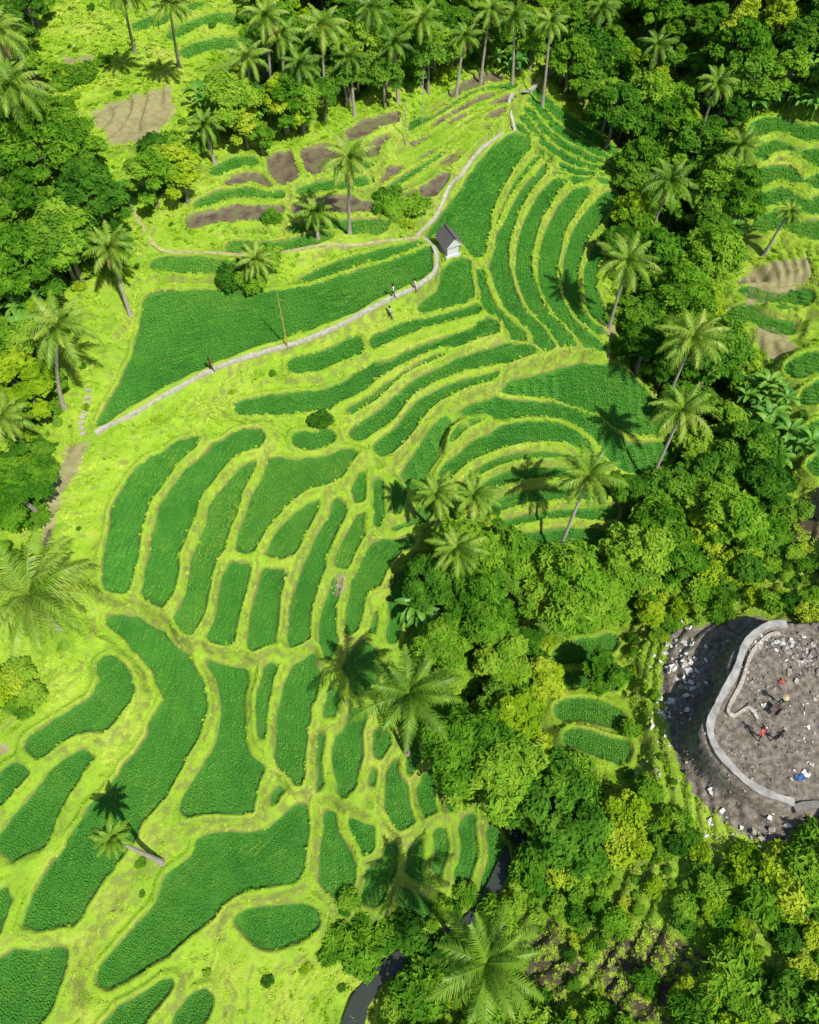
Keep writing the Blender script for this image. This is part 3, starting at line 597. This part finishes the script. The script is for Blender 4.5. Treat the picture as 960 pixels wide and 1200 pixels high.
def rock(seed,mat,f=(1,.7,.5)):
    rs=np.random.RandomState(seed); mb=MB(); mb.box((0,0,.08),(.3*f[0],.3*f[1],.3*f[2]),0,rs.rand()*3,.28); return mb.mesh("rubble_block",[mat])
def wpt(u,v): x,y,_=[float(q) for q in U(u,v,.7 if 812<u and 742<v<945 else 0)]; return x,y,float(zat(x,y))
m_white=simple("white_limestone",(.72,.70,.66),.8,6,.15)
srcs=[]
for i,(u,v,m) in enumerate([(800,780,m_white),(870,970,m_white),(900,760,m_stone),(930,770,m_dark)]):
    srcs.append(obj("rubble_block",rock(i,m),wpt(u,v)))
P_=[];Ix=[];S_=[]
def pile(c,s,n,ks,smin,smax):
    for _ in range(n):
        u=c[0]+random.gauss(0,s[0]); v=c[1]+random.gauss(0,s[1]); P_.append(wpt(u,v)); Ix.append(random.choice(ks)); S_.append(random.uniform(smin,smax))
pile((805,785),(13,28),60,[0,0,2],.4,1.7);pile((778,835),(9,20),30,[0],.4,1.5);pile((905,985),(22,14),26,[0,2],.4,1.7);pile((850,975),(12,12),12,[0],.5,1.5)
pile((915,758),(28,8),110,[2,3,3,3,0],.3,1.2);pile((900,850),(30,40),130,[3,3,3,2],.2,.8);pile((940,770),(15,14),70,[2,3],.4,1.6);pile((760,905),(8,12),14,[0,2],.4,1.2);pile((950,850),(12,50),50,[0,2,3,3],.3,1.0);pile((855,900),(15,20),40,[2,3],.3,.8);pile((800,880),(12,35),30,[2,3],.3,.9);pile((880,800),(12,25),60,[3,3,2],.3,1.0)
pile((395,686),(5,6),12,[2,2],.4,.8);pile((775,765),(8,12),10,[0],.5,1.3)
scatter("rubble_pile",np.array(P_),rots(len(P_),.5),S_,Ix,srcs)
def tarp(name,u,v,col,w,h):
    m=simple(name+"_cloth",col,.6,8,.15); n=8; V=[];Fc=[]; x,y,z=wpt(u,v)
    for i in range(n):
        for j in range(n): V.append([(i/(n-1)-.5)*w,(j/(n-1)-.5)*h,.12+.10*math.sin(i*1.3+j)*math.cos(j*1.7)])
    for i in range(n-1):
        for j in range(n-1): Fc.append([i*n+j,(i+1)*n+j,(i+1)*n+j+1,i*n+j+1])
    o=obj(name,np_mesh(name,V,Fc,[m],True),(x,y,z)); o.rotation_euler[2]=random.random()*3
tarp("blue_tarpaulin",940,910,(.05,.12,.35),.7,.4);tarp("orange_tarpaulin",915,800,(.45,.12,.05),.5,.3);tarp("white_cloth",948,905,(.65,.65,.68),.6,.4);tarp("cement_bag",838,925,(.6,.6,.55),.6,.4);tarp("cement_bag",893,830,(.6,.58,.5),.5,.4)
def barrow(u,v):
    m1=simple("barrow_steel",(.12,.09,.08),.5); m2=simple("barrow_rubber",(.02,.02,.02),.8); x,y,z=wpt(u,v); e_=obj("wheelbarrow",None,(x,y,z+.02)); e_.rotation_euler[2]=.7
    mb=MB(); b=[(-.25,-.2,.35),(.25,-.2,.35),(.25,.2,.35),(-.25,.2,.35),(-.42,-.32,.62),(.45,-.32,.62),(.45,.32,.62),(-.42,.32,.62)]
    mb.v=[list(q) for q in b]; mb.f=[[0,3,2,1],[0,1,5,4],[1,2,6,5],[2,3,7,6],[3,0,4,7]]; mb.m=[0]*5; obj("tray",mb.mesh("tray",[m1]),parent=e_)
    mb=MB()
    for s in(-1,1): mb.tube([(.6,s*.04,.18),(0,s*.2,.33),(-.95,s*.3,.6)],[.02]*3,0,6); mb.tube([(-.25,s*.22,.36),(-.3,s*.24,0)],[.018]*2,0,6)
    obj("frame",mb.mesh("frame",[m1]),parent=e_); mb=MB(); mb.tube([(.6,-.04,.18),(.6,.04,.18)],[.18,.18],0,16); obj("wheel",mb.mesh("wheel",[m2]),parent=e_)
barrow(905,835)
# ---------------------------------------------------------------- hut
hx,hy,_=[float(q) for q in U(526,296)]; hz=float(zat(hx,hy)); hut=obj("farm_hut",None,(hx,hy,hz)); hut.rotation_euler[2]=math.radians(115); hut.scale=(.9,.9,1)
m_wood=simple("weathered_wood",(.2,.15,.1),.8,9); m_thatch=simple("grey_thatch",(.13,.125,.12),.95,14,.5,.08); m_plast=simple("pale_wall",(.60,.62,.62),.8,5,.15)
mb=MB()
for sx in(-1,1):
    for sy in(-1,1): mb.box((sx*1.0,sy*.8,.9),(.1,.1,1.8),0)
obj("posts",mb.mesh("posts",[m_wood]),parent=hut)
mb=MB(); mb.box((0,0,.2),(2.3,1.9,.6),0); obj("floor",mb.mesh("floor",[m_plast]),parent=hut)
mb=MB(); mb.box((-1.0,0,1.15),(.06,1.48,1.3),0); mb.box((0,-.78,.85),(1.9,.06,.7),0); mb.box((0,.78,1.15),(1.9,.06,1.3),0); obj("walls",mb.mesh("walls",[m_plast]),parent=hut)
mb=MB(); n=12
for sg in(-1,1):
    for i in range(n):
        a0=i/n;a1=(i+1.25)/n; y0_=sg*1.25*(1-a0);y1_=sg*1.25*(1-a1) if a1<1 else 0; z0=1.62+a0*1.2+.05;z1=1.62+min(a1,1)*1.2
        mb.quads([[(-1.45,y0_,z0),(1.45,y0_,z0),(1.4,y1_,z1),(-1.4,y1_,z1)]],0)
mb.tube([(-1.5,0,2.86),(1.5,0,2.86)],[.09,.09],0,8); obj("roof",mb.mesh("roof",[m_thatch]),parent=hut)
mb=MB(); mb.v=[[-1.25,-1.05,1.64],[-1.25,1.05,1.64],[-1.25,0,2.68],[1.25,-1.05,1.64],[1.25,1.05,1.64],[1.25,0,2.68]]; mb.f=[[0,1,2],[3,5,4]]; mb.m=[0,0]; obj("gables",mb.mesh("gables",[m_plast]),parent=hut)
m_bam=simple("bamboo_yellow",(.42,.36,.08),.6,6)
def pole(name,u,v,h,lean,mat,r=.05):
    x,y,_=[float(q) for q in U(u,v)]; mb=MB(); t=np.linspace(0,1,9); mb.tube(np.stack([lean[0]*t**2,lean[1]*t**2,h*t-.2],1),r*(1-.6*t)+.012*(np.arange(9)%2),0,7)
    Q=[]
    for k in range(10):
        q=.35+.06*k; p=np.array([lean[0]*q*q,lean[1]*q*q,h*q]); a=k*2.4; d=np.array([math.cos(a),math.sin(a),-.5]); Q.append([p,p+d*.15+[0,0,.05],p+d*.35,p+d*.15-[0,0,.05]])
    mb.quads(Q,0); return obj(name,mb.mesh(name,[mat]),(x,y,float(zat(x,y))))
pole("thin_pole",338,412,7.5,(-.1,.2),m_bam,.07); pole("thin_pole",476,166,6,(0,0),m_stone); pole("thin_pole",495,140,7,(.1,0),m_stone)  # first pole is bamboo, second stands for a power pole
# ---------------------------------------------------------------- people
def clothmat(name,shirt,pants,skin=(.25,.13,.08)):
    m,nt=newmat(name); tc=N(nt,'ShaderNodeTexCoord'); s=N(nt,'ShaderNodeSeparateXYZ'); L(nt,tc.outputs['Object'],s.inputs[0]); z=s.outputs[2]
    c=mix(nt,step(nt,z,.93,.94),pants,shirt); c=mix(nt,step(nt,z,1.475,1.485),c,skin); ax=mth(nt,'ABSOLUTE',s.outputs[0]); low=mth(nt,'MULTIPLY',step(nt,ax,.205,.21),step(nt,z,1.13,1.12)); c=mix(nt,low,c,skin)
    c=mix(nt,step(nt,z,.12,.11),c,(.05,.04,.035)); out(nt,c,.8,bump=noise(nt,30,3,tc.outputs['Object']),bd=.01); return m
m_hair=simple("black_hair",(.012,.01,.009),.6); m_hat=simple("straw_hat",(.55,.43,.22),.9,20); m_eye=simple("eye_dark",(.02,.015,.01),.3)
def person(u,v,rz,shirt,pants,bend=0,hat=False,stride=.18,inside=False):
    if inside: x,y,z=wpt(u,v)
    else: x,y,_=[float(q) for q in U(u,v)]; z=float(zat(x,y))+.07
    V=[];E_=[];Rr=[]
    def b3(p):
        if p[2]>.95:
            dz=p[2]-.95; return (p[0],p[1]*math.cos(bend)+dz*math.sin(bend),.95+dz*math.cos(bend)-p[1]*math.sin(bend))
        return p
    def add(p,r,par=None,nb=False):
        V.append(p if nb else b3(p)); Rr.append(r)
        if par is not None: E_.append((par,len(V)-1))
        return len(V)-1
    pel=add((0,0,.95),.125); sp_=add((0,.01,1.13),.115,pel); ch=add((0,0,1.34),.135,sp_); nk=add((0,.01,1.48),.055,ch); hd=add((0,.03,1.58),.08,nk); ht=add((0,.02,1.68),.088,hd); nose=add((0,.125,1.62),.014,hd)
    for s in(-1,1):
        sh=add((s*.18,0,1.40),.058,ch); el=add((s*.235,-.03,1.13),.042,sh); wr=add((s*.25,.12+.04*s,.98),.028,el); pa=add((s*.25,.18+.04*s,.95),.032,wr,True)
        for q in range(4):
            fx=s*.25+(q-1.5)*.02; f1=add((fx,.235+.04*s,.935),.009,pa,True); add((fx,.265+.04*s-.005*abs(q-1),.91),.008,f1,True)
        th=add((s*.25-s*.035,.20+.04*s,.94),.010,pa,True)
        hp=add((s*.095,0,.88),.095,pel); kn=add((s*.1,s*stride*.5+.04,.49),.06,hp); an=add((s*.1,s*stride-.02,.09),.04,kn); add((s*.11,s*stride+.14,.045),.035,an)
    me=bpy.data.meshes.new("body"); me.from_pydata(V,E_,[]); root=obj("person",None,(x,y,z+.02)); root.rotation_euler[2]=rz
    o=obj("body",me,parent=root); md=o.modifiers.new("skin",'SKIN')
    for i,sv in enumerate(me.skin_vertices[0].data): sv.radius=(Rr[i],Rr[i]*.85 if i<3 else Rr[i]); sv.use_root=(i==0)
    o.modifiers.new("sub",'SUBSURF').levels=1; o.modifiers["sub"].render_levels=1
    me.materials.append(clothmat("clothing",shirt,pants))
    c=np.array(b3((0,.005,1.68))); mb=MB(); mb.tube([c+[0,-.02,-.07],c+[0,-.01,0],c+[0,0,.06],c+[0,0,.105]],[.098,.108,.09,.03],0,12); obj("hair",mb.mesh("hair",[m_hair],True),parent=root)
    if hat: mb=MB(); mb.tube([c+[0,0,.03],c+[0,0,.10],c+[0,0,.2]],[.26,.15,.01],0,14); obj("hat",mb.mesh("hat",[m_hat],True),parent=root)
    mb=MB()
    for s in(-1,1): q=np.array(b3((s*.035,.105,1.655))); mb.tube([q+[-.012,0,0],q+[.012,0,0]],[.01,.01],0,6)
    q=np.array(b3((0,.112,1.575))); mb.tube([q+[-.025,0,0],q+[.025,0,0]],[.006,.006],0,6); obj("eyes_and_mouth",mb.mesh("face",[m_eye]),parent=root)
person(461,358,-1.2,(.75,.75,.75),(.05,.05,.08)); person(486,348,1.9,(.7,.68,.62),(.12,.12,.14)); person(457,371,-1.2,(.6,.62,.65),(.03,.04,.08))
person(250,439,-1.3,(.12,.02,.02),(.03,.03,.03),hat=False)
person(886,868,.4,(.5,.1,.08),(.05,.05,.07),.7,False,.18,True); person(912,825,2.2,(.08,.1,.3),(.04,.04,.04),.2,True,.18,True); person(905,868,-.8,(.02,.02,.025),(.08,.06,.05),.5,False,.18,True)
# ---------------------------------------------------------------- light
w=bpy.data.worlds.new("World"); scene.world=w; w.use_nodes=True; nt=w.node_tree; nt.nodes.clear()
el=math.radians(54); sdir=np.array([.62,-.78]); sdir/=np.linalg.norm(sdir)
sky=N(nt,'ShaderNodeTexSky',sky_type='NISHITA',sun_disc=False,sun_elevation=el,sun_rotation=math.atan2(sdir[0],sdir[1])); bg=N(nt,'ShaderNodeBackground',ins={1:.11}); o_=N(nt,'ShaderNodeOutputWorld'); L(nt,sky.outputs[0],bg.inputs[0]); L(nt,bg.outputs[0],o_.inputs[0])
sd=bpy.data.lights.new("sun",'SUN'); sd.energy=5.0; sd.angle=math.radians(.5); sd.color=(1,.95,.86); so=obj("sun",sd,(40,-40,90))
dv=Vector((sdir[0]*math.cos(el),sdir[1]*math.cos(el),math.sin(el))); so.rotation_euler=dv.to_track_quat('Z','Y').to_euler()
scene.view_settings.view_transform='Standard'; scene.view_settings.look='None'; scene.view_settings.exposure=0
